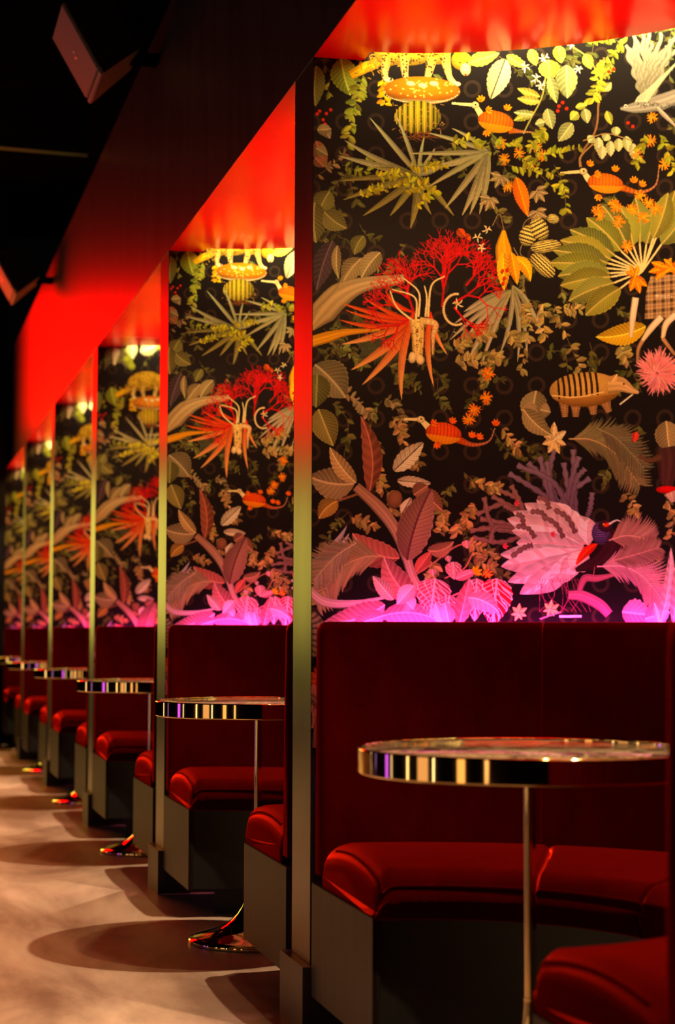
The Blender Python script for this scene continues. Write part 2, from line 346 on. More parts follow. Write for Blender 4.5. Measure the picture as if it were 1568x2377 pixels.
    for k in range(60): dot(zB(486+rng.uniform(-24, 24), rng.uniform(480, 620))[0], 1.2, (.12, .05, .02))
    dot(zB(484, 522)[0], 4, (.3, .12, .05))
    # hanging yellow flower, striped fruits, butterfly
    line(zB(800, 80, 830, 30, 850, 100), 1.6, KHA); line(zB(890, 170, 930, 260, 925, 400), 2, KHA); line(zB(920, 130, 940, 60, 1000, 40, 1060, 70), 1.6, KHA); line(zB(930, 140, 920, 200, 990, 230), 1.6, KHA)
    tube(zB(848, 98, 846, 170, 858, 260), [8, 36, 42], (.66, .40, .05), (.66, .34, .03), 0); leaf(*zB(845, 190, 850, 350), 30, (.70, .38, .04)); leaf(*zB(880, 210, 960, 312), 30, (.68, .40, .05), bend=-12); leaf(*zB(880, 190, 905, 325), 26, (.62, .28, .03))
    for q in ((842, 270), (862, 265), (850, 300), (845, 322)): oval(zB(*q)[0], 4, 6, 20, (.45, .05, .02))
    for q in ((950, 120, 20, 25, 20), (998, 92, 20, 28, -25), (1025, 165, 36, 15, -8), (1012, 245, 36, 19, 45), (1055, 50, 14, 11, 10)):
        oval(zB(*q[:2])[0], q[2], q[3], q[4], (.62, .56, .20), lambda o, a, b: np.where((np.abs(np.mod(np.arcsin(np.clip(b if True else a, -1, 1))*2.6+.08*np.sin(a*20), 1)-.5) > .27)[:, None], o*.07, o))
    for q in ((655, 92, 685, 130), (690, 130, 708, 118)): leaf(*zB(*q), 20, (.5, .10, .03), vcol=(.05, .02, .01))
    for q in ((740, 128), (775, 95), (755, 170)): star(zB(*q)[0], 12, (.7, .62, .35), 5)
    # traveller palm fan
    fan = zB(1430, 270)[0]
    for i, q in enumerate(((1470, 0, 1), (1568, -70, 1), (1620, 0, 1), (1538, -60, 1), (1400, -40, 1), (1330, -10, 1), (1262, -5, 1), (1195, 45, 1), (1125, 95, 1), (1085, 140, 1), (1055, 182, 1), (1040, 235, 1), (1075, 290, 1), (1085, 330, 1), (1120, 395, 1), (1190, 455, 1))):
        e = np.array(zB(q[0], q[1])[0]); b = e+(np.array(fan)-e)*(.62 if i > 3 else .58)
        line([fan, b], 4, CRM); leaf(b, e, 56, (.21, .23, .05) if i % 2 else (.17, .20, .055), bend=5, veins=17, dark=.6, prof=.9, vcol=(.40, .36, .12))
    leaf(*zB(1445, 500, 1235, 545), 50, (.46, .30, .05), bend=-8, veins=13)
    for q in ((1250, 30), (1320, 0), (1330, 60), (1390, 10), (1435, 45), (1365, 165), (1490, 10)): star(zB(*q)[0], 17, (.60, .24, .03))
    # checked waistcoat, pale legs and orange orchids
    vest = cv(zB(1440, 470, 1445, 360, 1465, 290, 1640, 270, 1660, 460))
    o = vest[0]
    def check(X, Y):
        a, b = np.mod((X-o[0])/30, 1), np.mod((Y-o[1])/30, 1)
        c = np.full((len(X), 3), .40)*np.array((1.0, .72, .40)); k = ((a < .35)*1.0+(b < .35)*1.0)
        c = c*(1-.42*k)[:, None]; c[(np.abs(a-.65) < .04) | (np.abs(b-.65) < .04)] *= .4
        return c
    fill(vest, check)
    tx, ty = zB(1492, 374)[0]
    for i, x in enumerate((0, 9, 18, 27)):
        if i: 
            t = np.linspace(0, 6.3, 16); fill(cv(np.stack([tx+x+3.1*np.cos(t), ty+3.1*np.sin(t)], 1)), (.7, .6, .45)); fill(cv(np.stack([tx+x+1.7*np.cos(t), ty+1.7*np.sin(t)], 1)), (.05, .03, .02))
        else:
            for dx in (-3, 0, 3): line([(tx+dx, ty+3), (tx+dx, ty-3)], 1.4, (.7, .6, .45))
            line([(tx-3, ty-3), (tx+3, ty-3)], 1.4, (.7, .6, .45))
    line([(tx+34, ty+3), (tx+34, ty-2)], 1.4, (.7, .6, .45)); dot((tx+34, ty-5), 1, (.7, .6, .45))
    for q in ((1402, 380, 1390, 460, 1382, 545), (1510, 460, 1465, 510, 1430, 560), (1570, 450, 1530, 490, 1515, 550)): tube(zB(*q), [16, 15, 9], (.74, .66, .48), (.7, .55, .34))
    for q in ((1430, 560, 1412, 600, 1410, 655), (1515, 550, 1545, 590, 1568, 620)): tube(zB(*q), [10, 8, 7], (.42, .26, .14), (.3, .18, .1))
    for p, th in ((zB(1400, 290)[0], 1.3), (zB(1530, 255)[0], 2.9), (zB(1555, 250)[0], .2)): lobed(p, 42, th, (.66, .24, .02), 3, .6); lobed(p, 30, th+3, (.60, .26, .03), 3, .7)
    # pink thistle and banded armadillo
    spikes(zB(1500, 690)[0], 62, 150, (.62, .14, .16), .5, 5, tip=(.75, .30, .30)); spikes(zB(1490, 700)[0], 44, 80, (.72, .26, .26), .5, 5)
    for q in ((1100, 810, 1105, 880), (1150, 830, 1150, 880), (1220, 830, 1225, 870), (1275, 820, 1290, 860)): tube(zB(*q), [26, 18, 14], (.40, .24, .11), (.42, .26, .12), 9)
    def shell(out, a, b):
        band = (np.mod(a*6.2+.25*b*b, 1) < .45) & (a < .42) & (a > -.80) & (b < .42); out[band] *= .06
        sc = (np.mod(a*19, 1) < .2) | (np.mod(b*11, 1) < .22); out[sc] *= .72
        low = b > .45; out[low] = out[low]*np.array((.75, .62, .55)); return out
    oval(zB(1190, 765)[0], 83, 40, -3, (.55, .36, .12), shell); tube(zB(1285, 745, 1340, 745, 1385, 768, 1415, 778), [42, 36, 16, 6], (.50, .34, .14), (.55, .40, .22), 0)
    line(zB(1050, 790, 1150, 798, 1270, 775), 3, (.66, .48, .2)); leaf(*zB(1300, 735, 1325, 700), 14, (.6, .33, .14)); dot(zB(1352, 742)[0], 2.5, (.02, .01, .01)); line(zB(1335, 828, 1390, 785), 3, (.75, .68, .5))
    leaf(*zB(985, 770, 975, 915), 62, KHA, bend=4); leaf(*zB(990, 860, 920, 850), 40, KHA); leaf(*zB(1000, 850, 1045, 860), 36, KHA)
    sprig(zB(790, 600, 770, 700, 760, 850), 46, 17, (.22, .19, .07)); sprig(zB(350, 800, 390, 830, 420, 900), 34, 17, KHA); sprig(zB(170, 770, 240, 820, 300, 880), 44, 17, KHA)
    for q in ((782, 698), (775, 800), (725, 852), (700, 890)): star(zB(*q)[0], 17, (.62, .20, .04))
    leaf(*zB(55, 660, 185, 800), 88, (.17, .17, .09), bend=-5, veins=10); leaf(*zB(65, 700, 60, 840), 66, OLV); leaf(*zC(70, -20, 132, 135), 62, (.20, .19, .06), veins=11)
    # ----- lower third
    for q in ((260, 60, 300, 130, 320, 180), (300, 190, 320, 260, 340, 320), (380, 10, 410, 70, 430, 120), (200, 430, 250, 450, 310, 480), (580, 400, 600, 450, 580, 500), (690, 400, 660, 460, 650, 520), (730, 380, 700, 420, 690, 480), (700, 280, 780, 300, 830, 310), (840, 60, 880, 110, 920, 160), (720, 570, 750, 620, 800, 640), (700, 540, 760, 560, 820, 620), (1350, 330, 1390, 380, 1400, 440), (480, 120, 490, 190, 480, 230), (340, 300, 380, 360, 390, 420), (1530, 360, 1560, 420, 1550, 520), (520, 600, 560, 640, 540, 690), (1440, 500, 1470, 560, 1480, 600)):
        sprig(zC(*q), 36, 18, (.34, .24, .10))
    leaf(*zC(285, 325, 248, 10), 46, (.22, .085, .05), bend=16, veins=7); leaf(*zC(222, 292, 30, 262), 76, (.26, .20, .11), bend=-8, veins=9); leaf(*zC(228, 290, 118, 140), 38, (.40, .28, .14), bend=-6)
    leaf(*zC(150, 365, 72, 440), 42, (.34, .22, .07), bend=6); line(zC(150, 365, 210, 345, 250, 330), 5, BRN)
    tube(zC(228, 305, 330, 400, 400, 500, 440, 610), [22, 30, 26, 20], (.34, .20, .13), (.45, .30, .22)); tube(zC(440, 600, 470, 690, 550, 840), [22, 20, 26], (.50, .32, .27), (.55, .34, .30))
    leaf(*zC(386, 240, 512, 118), 42, (.70, .58, .40), veins=7, vcol=(.04, .02, .02), dark=.9); leaf(*zC(400, 280, 545, 292), 26, (.66, .54, .38), veins=7, vcol=(.04, .02, .02), dark=.9); leaf(*zC(420, 420, 460, 350), 24, (.66, .54, .38), vcol=(.04, .02, .02))
    oval(zC(390, 360)[0], 17, 22, 20, BRN)
    sea_dragon(zC(430, 22, 500, 24, 535, 60), (zC(595, 82)[0], 42, 25, 8), zC(655, 108, 720, 130, 785, 115, 812, 60), [(zC(545, 45)[0], -30), (zC(630, 40)[0], -70), (zC(712, 100)[0], -70), (zC(740, 105)[0], -50), (zC(565, 120)[0], 70), (zC(815, 50)[0], -90)], (.62, .11, .02))
    leaf(*zC(500, 320, 592, 408), 44, (.26, .14, .08)); leaf(*zC(470, 340, 530, 300), 40, (.26, .13, .08))
    leaf(*zC(442, 614, 545, 312), 80, (.28, .16, .12), bend=-8, veins=8, vcol=(.12, .04, .05))
    leaf(*zC(528, 572, 638, 535), 34, (.30, .15, .10), bend=10); leaf(*zC(480, 665, 545, 575), 30, (.45, .12, .10))
    leaf(*zC(410, 605, 212, 500), 64, (.36, .13, .10), bend=-18, veins=8); leaf(*zC(470, 785, 345, 598), 64, (.48, .18, .17), bend=-10, veins=8)
    for q in ((190, 468, 30, 640), (200, 500, 60, 630), (230, 520, 90, 640)): blade(zC(*q[2:])[0], zC(*q[:2])[0], 18, (.40, .38, .38), bend=10)
    frond(zC(342, 596, 250, 604, 150, 660, 60, 800), 26, 66, (.34, .25, .14), 7, .8, ribcol=(.5, .36, .2)); frond(zC(230, 540, 140, 600, 50, 700), 22, 50, (.30, .24, .16), 5, .8)
    tube(zC(30, 740, 100, 790, 220, 795, 350, 770), [20, 22, 16, 6], (.60, .42, .42), (.62, .46, .46))
    leaf(*zC(385, 780, 298, 680), 34, (.55, .36, .30)); leaf(*zC(350, 800, 95, 872), 66, (.58, .28, .32), bend=-14, veins=10); leaf(*zC(330, 850, 590, 875), 50, (.60, .26, .30), bend=-16, veins=10); leaf(*zC(345, 845, 210, 890), 50, (.60, .28, .32))
    for q in ((470, 720, 400, 800), (440, 790, 470, 820)): leaf(*zC(*q), 40, (.66, .46, .48))
    line(zC(470, 680, 560, 620, 640, 560, 700, 540), 3, (.45, .2, .14)); line(zC(600, 690, 680, 650, 720, 580), 3, (.45, .2, .14)); line(zC(560, 840, 640, 760, 760, 740), 4, (.5, .22, .2))
    for q in ((560, 690, 540, 850, 94), (635, 620, 640, 695, 44), (612, 595, 620, 622, 18), (690, 530, 695, 565, 26), (548, 650, 550, 680, 22), (735, 690, 725, 870, 66), (820, 690, 800, 890, 92), (620, 760, 600, 900, 60)):
        leaf(*zC(*q[:4]), q[4]/1.15, (.52, .05, .07) if q[0] > 800 else (.45, .12, .14), veins=8, vcol=(.78, .52, .50), net=True, prof=.65)
    leaf(*zC(660, 885, 705, 690), 40, (.62, .22, .24), veins=6); leaf(*zC(700, 770, 828, 832), 46, (.60, .34, .36), bend=-8, veins=6); leaf(*zC(590, 880, 560, 790), 30, (.70, .50, .52)); leaf(*zC(620, 880, 600, 790), 36, (.62, .38, .42))
    leaf(*zC(645, 692, 740, 655), 22, (.70, .25, .30)); lobed(zC(725, 670)[0], 22, -.8, (.62, .36, .04), 4, .6); star(zC(780, 670)[0], 14, (.62, .2, .06))
    # purple strap cactus
    for k, q in enumerate(((950, 205), (905, 215), (870, 250), (1000, 180), (1060, 150), (1140, 150), (1100, 205), (1210, 270), (1165, 180), (1220, 330), (1030, 200), (980, 240), (1190, 230))):
        e = np.array(zC(*q)[0]); b = np.array(zC(1120+rng.uniform(-60, 80), 430)[0]); m = (e+b)/2+rng.normal(0, 16, 2)
        a = curve([b, m, e], 30); w = 12+3*np.sin(np.linspace(0, 40, len(a)))
        tube(a, list(w), (.13, .085, .12), (.20, .15, .19))
    for q in ((708, 490), (720, 520), (735, 420), (750, 440), (765, 350), (800, 345), (850, 385), (830, 320), (760, 480), (790, 540), (880, 300)):
        e = np.array(zC(*q)[0]); b = np.array(zC(965+rng.uniform(-20, 20), 480+rng.uniform(-20, 60))[0]); m = (e+b)/2+rng.normal(0, 12, 2)
        a = curve([b, m, e], 30); w = 11+3*np.sin(np.linspace(0, 40, len(a))); tube(a, list(w), (.17, .09, .08), (.25, .15, .13))
    # fan tailed bird on a branch
    c = np.array(zC(1205, 560)[0])
    for i, q in enumerate(((1150, 425), (1090, 395), (1035, 370), (985, 360), (935, 375), (885, 410), (862, 440), (880, 490), (900, 540), (832, 590), (836, 640), (865, 705), (915, 755), (975, 755), (1040, 700), (1085, 665), (1130, 655), (1210, 440))):
        leaf(c+(np.array(zC(*q)[0])-c)*.06, zC(*q)[0], 46 if i % 2 else 54, (.78, .60, .58), bend=(4 if i < 9 else -4), veins=3, dark=.3, prof=1.3, vcol=(.60, .36, .38))
    for q in ((1030, 445, 960, 410), (980, 520, 900, 470), (970, 550, 880, 600), (1040, 400, 990, 350), (1100, 520, 1010, 430), (1150, 500, 1060, 400), (930, 470, 900, 420)):
        a = curve([zC(*q[:2])[0], zC((q[0]+q[2])/2+10, (q[1]+q[3])/2-14)[0], zC(*q[2:])[0]], 24); tube(a, list(11+3*np.sin(np.linspace(0, 30, len(a)))), (.16, .08, .08), (.22, .13, .12))
    for q in ((845, 555), (893, 375), (1045, 505)): lobed(zC(*q)[0], 14, 0, (.6, .06, .08), 3, .6)
    tube(zC(1265, 480, 1300, 540, 1260, 610, 1150, 655), [26, 54, 46, 10], (.045, .012, .018), (.035, .010, .014)); oval(zC(1255, 500)[0], 21, 27, 0, (.10, .06, .16), lambda o, a, b: np.where((np.mod(b*5+a*a, 1) < .4)[:, None], o*.3, o*1.3)); oval(zC(1275, 470)[0], 17, 14, 0, (.05, .015, .03))
    leaf(*zC(1240, 545, 1150, 635), 20, (.62, .05, .02), bend=5); leaf(*zC(1268, 470, 1295, 458), 10, (.62, .05, .01)); line(zC(1290, 462, 1325, 446, 1356, 464), 4.5, WHT, 1); dot(zC(1268, 463)[0], 2, (.8, .5, .05))
    for k in range(14): line(zC(1000+k*12, 690, 1000+k*14+rng.normal(0, 20), 760, 1010+k*16+rng.normal(0, 40), 830), 1.1, (.25, .05, .1))
    line(zC(1230, 640, 1225, 680), 2, (.3, .1, .1)); tube(zC(1165, 740, 1190, 690, 1240, 690, 1310, 675), [12, 18, 16, 8], (.34, .12, .16), (.38, .14, .18)); tube(zC(1120, 760, 1180, 765, 1250, 800, 1290, 840), [20, 26, 26, 22], (.40, .16, .22), (.40, .16, .24))
    # ferns and right edge
    frond(zC(1120, 105, 1220, 110, 1320, 170, 1420, 300), 36, 66, (.19, .17, .085), 4.5, .75, ribcol=(.42, .32, .15)); frond(zC(1240, 60, 1330, 110, 1440, 230), 20, 50, (.14, .13, .07), 4.5, .8)
    frond(zC(1290, 530, 1370, 510, 1470, 530), 26, 48, (.34, .20, .17), 4.5, .9); frond(zC(1240, 640, 1350, 640, 1440, 690, 1530, 800), 34, 60, (.44, .26, .26), 4.5, .8); frond(zC(1290, 620, 1400, 590, 1500, 560), 24, 40, (.30, .17, .15), 4, .8)
    lobed(zC(1055, 110)[0], 42, -1.5, (.66, .50, .24), 3, .9); lobed(zC(1060, 110)[0], 36, 1.6, (.66, .46, .20), 4, .8); leaf(*zC(930, -20, 1050, 90), 46, KHA, bend=6)
    leaf(*zC(1530, 30, 1545, 170), 60, KHA); tube(zC(1530, 140, 1540, 200, 1530, 300), [54, 60, 30], (.06, .03, .025), (.08, .03, .03)); tube(zC(1415, 175, 1460, 195, 1510, 180), [8, 10, 20], (.12, .07, .04), (.1, .05, .03)); oval(zC(1535, 318)[0], 26, 9, 0, (.55, .02, .03)); tube(zC(1545, 330, 1560, 370), [30, 10], (.6, .45, .35), (.5, .35, .3)); leaf(*zC(1405, 75, 1395, 120), 16, (.5, .06, .04))
    leaf(*zC(1345, 830, 1470, 845), 66, (.52, .26, .34), veins=6); leaf(*zC(1440, 860, 1545, 830), 56, (.50, .26, .34), veins=6); leaf(*zC(1500, 890, 1550, 560), 26, (.58, .44, .40), bend=8); leaf(*zC(1560, 880, 1600, 520), 30, (.56, .40, .38)); leaf(*zC(1500, 880, 1480, 790), 14, (.6, .5, .4))
    for q in ((910, 835), (1045, 820)): lobed(zC(*q)[0], 24, -1, (.66, .50, .18), 4, .9); lobed(zC(*q)[0], 20, 2, (.66, .46, .18), 3, .9)
    line(zC(1080, 850, 1175, 848), 5, WHT); line(zC(1000, 860, 1090, 830), 3, (.5, .3, .3))
    # below the top of the bench back: striped snout, thistle, trailing roots
    tube([(722, 1420), (737, 1450), (738, 1490), (728, 1525)], [14, 34, 36, 10], (.26, .22, .14), (.14, .12, .06), 8, (.02, .02, .015), .4)
    spikes((742, 1575), 34, 60, (.50, .16, .04), .5, 3); oval((748, 1580), 16, 18, 0, (.66, .08, .02))
    for k in range(26): line([(718+rng.uniform(0, 30), 1590), (722+rng.uniform(0, 30), 1640), (716+rng.uniform(0, 30), 1690)], 2, (.36, .24, .10), 1)
    tube([(745, 1640), (735, 1690), (730, 1735)], [12, 14, 12], (.28, .19, .08), (.2, .14, .06))
    for k in range(60):
        p = np.array([rng.uniform(760, 1640), rng.uniform(1460, 1720)]); d = rng.normal(0, 45, 2)
        leaf(p, p+d, rng.uniform(20, 44), [OLV, KHA, BRN, PNK][rng.integers(4)])
    lum = PRINT.mean(2, keepdims=True)
    PRINT[:] = np.clip(1.32*np.clip(lum+(PRINT-lum)*1.18, .001, 1)**1.12, .002, .85)
    PRINT[:] *= (1+.10*(rng.random(PRINT.shape[:2])-.5))[..., None]

# ---------------------------------------------------------------- layout (metres)
XF = 1.05                     # plane of the partition ends, along the aisle
S1, BAY, THK = 4.485, 2.472, 0.216
RAD = (BAY-THK)/2             # every booth is a half-round niche
ZS = 2.488                    # underside of the red niche ceiling
ZT = 3.49                     # top of the black fascia
NB = 6
YC = [S1-RAD+BAY*i for i in range(NB)]          # niche centres, nearest first
PART_Y = [S1+BAY*(i-1) for i in range(NB+1)]    # near face of each partition

# ---------------------------------------------------------------- materials
def new_mat(name):
    m = bpy.data.materials.new(name); m.use_nodes = True
    nt = m.node_tree; b = nt.nodes['Principled BSDF']
    return m, nt, b
def setp(b, **k):
    for a, v in k.items():
        a = a.replace('_', ' ')
        if a in b.inputs: b.inputs[a].default_value = (*v, 1) if isinstance(v, tuple) and len(v) == 3 else v
def noise_mat(name, c0, c1, scale=(1, 1, 1), nscale=5, detail=6, rough=(.4, .6), bump=0, dist=.01, lo=.35, hi=.65, warp=0, **k):
    m, nt, b = new_mat(name); L = nt.links.new
    tc = nt.nodes.new('ShaderNodeTexCoord'); mp = nt.nodes.new('ShaderNodeMapping'); mp.inputs['Scale'].default_value = scale
    n = nt.nodes.new('ShaderNodeTexNoise'); n.inputs['Scale'].default_value = nscale; n.inputs['Detail'].default_value = detail; n.inputs['Roughness'].default_value = .62; n.inputs['Distortion'].default_value = warp
    L(tc.outputs['Object'], mp.inputs[0]); L(mp.outputs[0], n.inputs[0])
    r = nt.nodes.new('ShaderNodeValToRGB'); r.color_ramp.elements[0].position = lo; r.color_ramp.elements[1].position = hi
    r.color_ramp.elements[0].color = (*c0, 1); r.color_ramp.elements[1].color = (*c1, 1)
    L(n.outputs[0], r.inputs[0]); L(r.outputs[0], b.inputs['Base Color'])
    mr = nt.nodes.new('ShaderNodeMapRange'); mr.inputs[3].default_value, mr.inputs[4].default_value = rough
    L(n.outputs[0], mr.inputs[0]); L(mr.outputs[0], b.inputs['Roughness'])
    if bump:
        bp = nt.nodes.new('ShaderNodeBump'); bp.inputs['Strength'].default_value = bump; bp.inputs['Distance'].default_value = dist
        L(n.outputs[0], bp.inputs['Height']); L(bp.outputs[0], b.inputs['Normal'])
    setp(b, **k)
    return m
def glow(name, col, strength):
    m, nt, b = new_mat(name)
    setp(b, Base_Color=(.02, .02, .02), Emission_Color=col, Emission_Strength=strength)
    return m

M_BLACK = noise_mat('black_satin_paint', (.020, .018, .017), (.030, .027, .025), (1, 1, .15), 9, 4, (.30, .38), Specular_IOR_Level=.6)
M_SKIRT = noise_mat('black_skirting', (.018, .016, .014), (.028, .025, .022), (1, 1, 1), 6, 3, (.40, .5))
M_DARK = noise_mat('dark_ceiling_paint', (.002, .0018, .0018), (.003, .0028, .0028), (1, 1, 1), 3, 3, (.8, .9), Specular_IOR_Level=0.0)
M_SLOT = noise_mat('slot_paint', (.010, .009, .007), (.014, .012, .010), (1, 1, 1), 5, 3, (.6, .7))
M_WALL = noise_mat('dark_wall_plaster', (.003, .0028, .0026), (.005, .0045, .004), (1, 1, 1), 3, 4, (.7, .85), Specular_IOR_Level=.05)
M_REDC = noise_mat('red_lacquer_paint', (.46, .004, .002), (.52, .005, .003), (1, 1, 1), 2, 3, (.15, .22), Specular_IOR_Level=.18)
M_FLOOR = noise_mat('polished_concrete', (.20, .125, .085), (.62, .46, .345), (1.5, .5, 1), 1.5, 9, (.52, .32), .04, .004, .37, .66, .5)
M_VELV = noise_mat('red_velvet', (.027, .0003, .0002), (.036, .0004, .0003), (1, 1, .5), 14, 4, (.42, .52), .10, .003, Sheen_Weight=1.0, Sheen_Roughness=.33, Sheen_Tint=(1.0, .022, .005), Specular_IOR_Level=0.0)
M_PIPE = noise_mat('red_piping', (.045, .0006, .0004), (.06, .0008, .0006), (1, 1, 1), 40, 3, (.5, .6), Specular_IOR_Level=.1)
M_WOOD = noise_mat('dark_laminate', (.004, .0025, .0015), (.042, .025, .013), (26, 26, .35), 3, 7, (.42, .55), .08, .002, Specular_IOR_Level=.2)
M_FRONT = noise_mat('black_green_laminate', (.011, .0115, .010), (.018, .0185, .016), (1, 1, .2), 8, 3, (.45, .55))
M_PLINTH = noise_mat('plinth_black', (.008, .008, .008), (.012, .012, .012), (1, 1, 1), 8, 3, (.6, .7))
M_BRASS, _n, _b = new_mat('polished_brass'); setp(_b, Base_Color=(.90, .66, .30), Metallic=1.0, Roughness=.055)
def marble():
    m, nt, b = new_mat('brown_marble'); L = nt.links.new
    tc = nt.nodes.new('ShaderNodeTexCoord')
    n = nt.nodes.new('ShaderNodeTexNoise'); n.inputs['Scale'].default_value = 7; n.inputs['Detail'].default_value = 8; n.inputs['Distortion'].default_value = 1.6
    v = nt.nodes.new('ShaderNodeTexVoronoi'); v.feature = 'DISTANCE_TO_EDGE'; v.inputs['Scale'].default_value = 13
    L(tc.outputs['Object'], n.inputs[0])
    mx = nt.nodes.new('ShaderNodeMixRGB'); mx.inputs[0].default_value = .30; L(tc.outputs['Object'], mx.inputs[1]); L(n.outputs[1], mx.inputs[2]); L(mx.outputs[0], v.inputs[0])
    r = nt.nodes.new('ShaderNodeValToRGB'); e = r.color_ramp.elements; e[0].position, e[0].color = .0, (.50, .38, .22, 1); e[1].position, e[1].color = .09, (.03, .018, .011, 1)
    L(v.outputs[0], r.inputs[0])
    r2 = nt.nodes.new('ShaderNodeValToRGB'); e = r2.color_ramp.elements; e[0].position, e[0].color = .47, (.02, .012, .008, 1); e[1].position, e[1].color = .62, (.40, .29, .16, 1)
    L(n.outputs[0], r2.inputs[0])
    m2 = nt.nodes.new('ShaderNodeMixRGB'); m2.blend_type = 'LIGHTEN'; m2.inputs[0].default_value = .8; L(r.outputs[0], m2.inputs[1]); L(r2.outputs[0], m2.inputs[2])
    L(m2.outputs[0], b.inputs['Base Color']); setp(b, Roughness=.06, Specular_IOR_Level=.5)
    return m
M_MARB = marble()
M_PRINT, _nt, _b = new_mat('printed_wallpaper')
_a = _nt.nodes.new('ShaderNodeAttribute'); _a.attribute_name = 'print'
_nt.links.new(_a.outputs['Color'], _b.inputs['Base Color']); setp(_b, Roughness=.5, Specular_IOR_Level=.10)
M_GRILLE = noise_mat('speaker_grille', (.15, .13, .14), (.20, .18, .19), (1, 1, 1), 160, 2, (.55, .65), .3, .001)
M_SPK = noise_mat('speaker_cabinet', (.012, .011, .011), (.018, .016, .016), (1, 1, 1), 30, 2, (.5, .6))
M_BADGE, _n, _b = new_mat('silver_badge'); setp(_b, Base_Color=(.8, .8, .8), Metallic=.6, Roughness=.3)
M_BEAM = noise_mat('dark_beam_paint', (.006, .004, .0035), (.009, .006, .005), (.3, 1, 1), 5, 4, (.5, .65), Specular_IOR_Level=.15)
M_COVE = glow('warm_led', (1.0, .84, .42), P_COVE)
M_MAG = glow('magenta_led', (1.0, .04, .46), P_MAG)

# ---------------------------------------------------------------- mesh helpers
def link(name, verts, faces, mat, parent=None, loc=None, smooth=None):
    me = bpy.data.meshes.new(name); me.from_pydata([tuple(v) for v in verts], [], faces); me.update()
    me.materials.append(mat)
    if smooth is not None:
        me.polygons.foreach_set('use_smooth', [True]*len(me.polygons)); me.set_sharp_from_angle(angle=math.radians(smooth))
    o = bpy.data.objects.new(name, me); COL.objects.link(o)
    if parent: o.parent = parent
    if loc is not None: o.location = loc
    return o
def fix_normals(o):
    import bmesh
    bm = bmesh.new(); bm.from_mesh(o.data); bmesh.ops.recalc_face_normals(bm, faces=bm.faces[:]); bm.to_mesh(o.data); bm.free(); return o
def box_vf(x0, x1, y0, y1, z0, z1):
    v = [(x, y, z) for z in (z0, z1) for y in (y0, y1) for x in (x0, x1)]
    return v, [(0, 2, 3, 1), (4, 5, 7, 6), (0, 1, 5, 4), (2, 6, 7, 3), (0, 4, 6, 2), (1, 3, 7, 5)]
def box(name, x0, x1, y0, y1, z0, z1, mat, parent=None, loc=None, bevel=0):
    o = link(name, *box_vf(x0, x1, y0, y1, z0, z1), mat, parent, loc)
    if bevel:
        import bmesh
        bm = bmesh.new(); bm.from_mesh(o.data); bmesh.ops.bevel(bm, geom=bm.edges[:], offset=bevel, segments=2, affect='EDGES'); bm.to_mesh(o.data); bm.free()
    return o
def prism(name, poly, z0, z1, mat, parent=None, loc=None, smooth=None):
    n = len(poly)
    v = [(x, y, z0) for x, y in poly]+[(x, y, z1) for x, y in poly]
    f = [tuple(range(n))[::-1], tuple(range(n, 2*n))]+[(i, (i+1) % n, n+(i+1) % n, n+i) for i in range(n)]
    return fix_normals(link(name, v, f, mat, parent, loc, smooth))
def loft(name, rings, mat, parent=None, loc=None, smooth=40, cap=True):
    m = len(rings[0]); v = [p for r in rings for p in r]; f = []
    for i in range(len(rings)-1):
        for j in range(m): f.append((i*m+j, i*m+(j+1) % m, (i+1)*m+(j+1) % m, (i+1)*m+j))
    if cap: f += [tuple(range(m))[::-1], tuple(range((len(rings)-1)*m, len(rings)*m))]
    return fix_normals(link(name, v, f, mat, parent, loc, smooth))
def polar(r, a, z): return (r*math.cos(a), r*math.sin(a), z)    # a = 90 deg points along the row
def sector(name, ri, ro, a0, a1, z0, z1, mat, parent=None, loc=None, n=40):
    rings = []
    for i in range(n+1):
        a = math.radians(a0+(a1-a0)*i/n); rings.append([polar(ri, a, z0), polar(ro, a, z0), polar(ro, a, z1), polar(ri, a, z1)])
    return loft(name, rings, mat, parent, loc)
def pipe(name, pts, r, mat, parent=None, loc=None, n=8):
    P = [Vector(p) for p in pts]; rings = []
    for i, p in enumerate(P):
        d = (P[min(i+1, len(P)-1)]-P[max(i-1, 0)]).normalized()
        u = d.cross(Vector((0, 0, 1))); u = u.normalized() if u.length > .01 else Vector((1, 0, 0)); w = u.cross(d)
        rings.append([tuple(p+r*(u*math.cos(2*PI*k/n)+w*math.sin(2*PI*k/n))) for k in range(n)])
    return loft(name, rings, mat, parent, loc, 60)
def lathe(name, prof, mat, parent=None, loc=None, n=72, smooth=35):
    rings = [[polar(max(r, 1e-4), 2*PI*k/n, z) for k in range(n)] for r, z in prof]
    return loft(name, rings, mat, parent, loc, smooth)
def thing(name, label, cat, loc=(0, 0, 0), group=None):
    o = bpy.data.objects.new(name, None); o.empty_display_size = .1; COL.objects.link(o); o.location = loc
    o['label'] = label; o['category'] = cat
    if group: o['group'] = group
    return o
def struct(o): o['kind'] = 'structure'; return o
def dup(root, loc, label):
    r = root.copy(); COL.objects.link(r); r.location = loc; r['label'] = label
    for ch in list(root.children):
        c = ch.copy(); COL.objects.link(c); c.parent = r
        for g in list(ch.children):
            d = g.copy(); COL.objects.link(d); d.parent = c
    return r

# ---------------------------------------------------------------- the room
struct(box('floor', -5, 3, -3, 18, -.1, 0, M_FLOOR))
struct(box('ceiling', -5, 3, -3, 18, 4.9, 5.0, M_DARK))
struct(box('wall_left', -5.1, -5, -3, 18, 0, 4.9, M_WALL))
struct(box('wall_back', -5, 3, -3.1, -3, 0, 4.9, M_WALL))
struct(box('wall_right', 2.9, 3, -3, 18, 0, 4.9, M_WALL))
struct(box('wall_far', -5, .992, 16.0, 16.12, 0, 4.9, M_WALL))
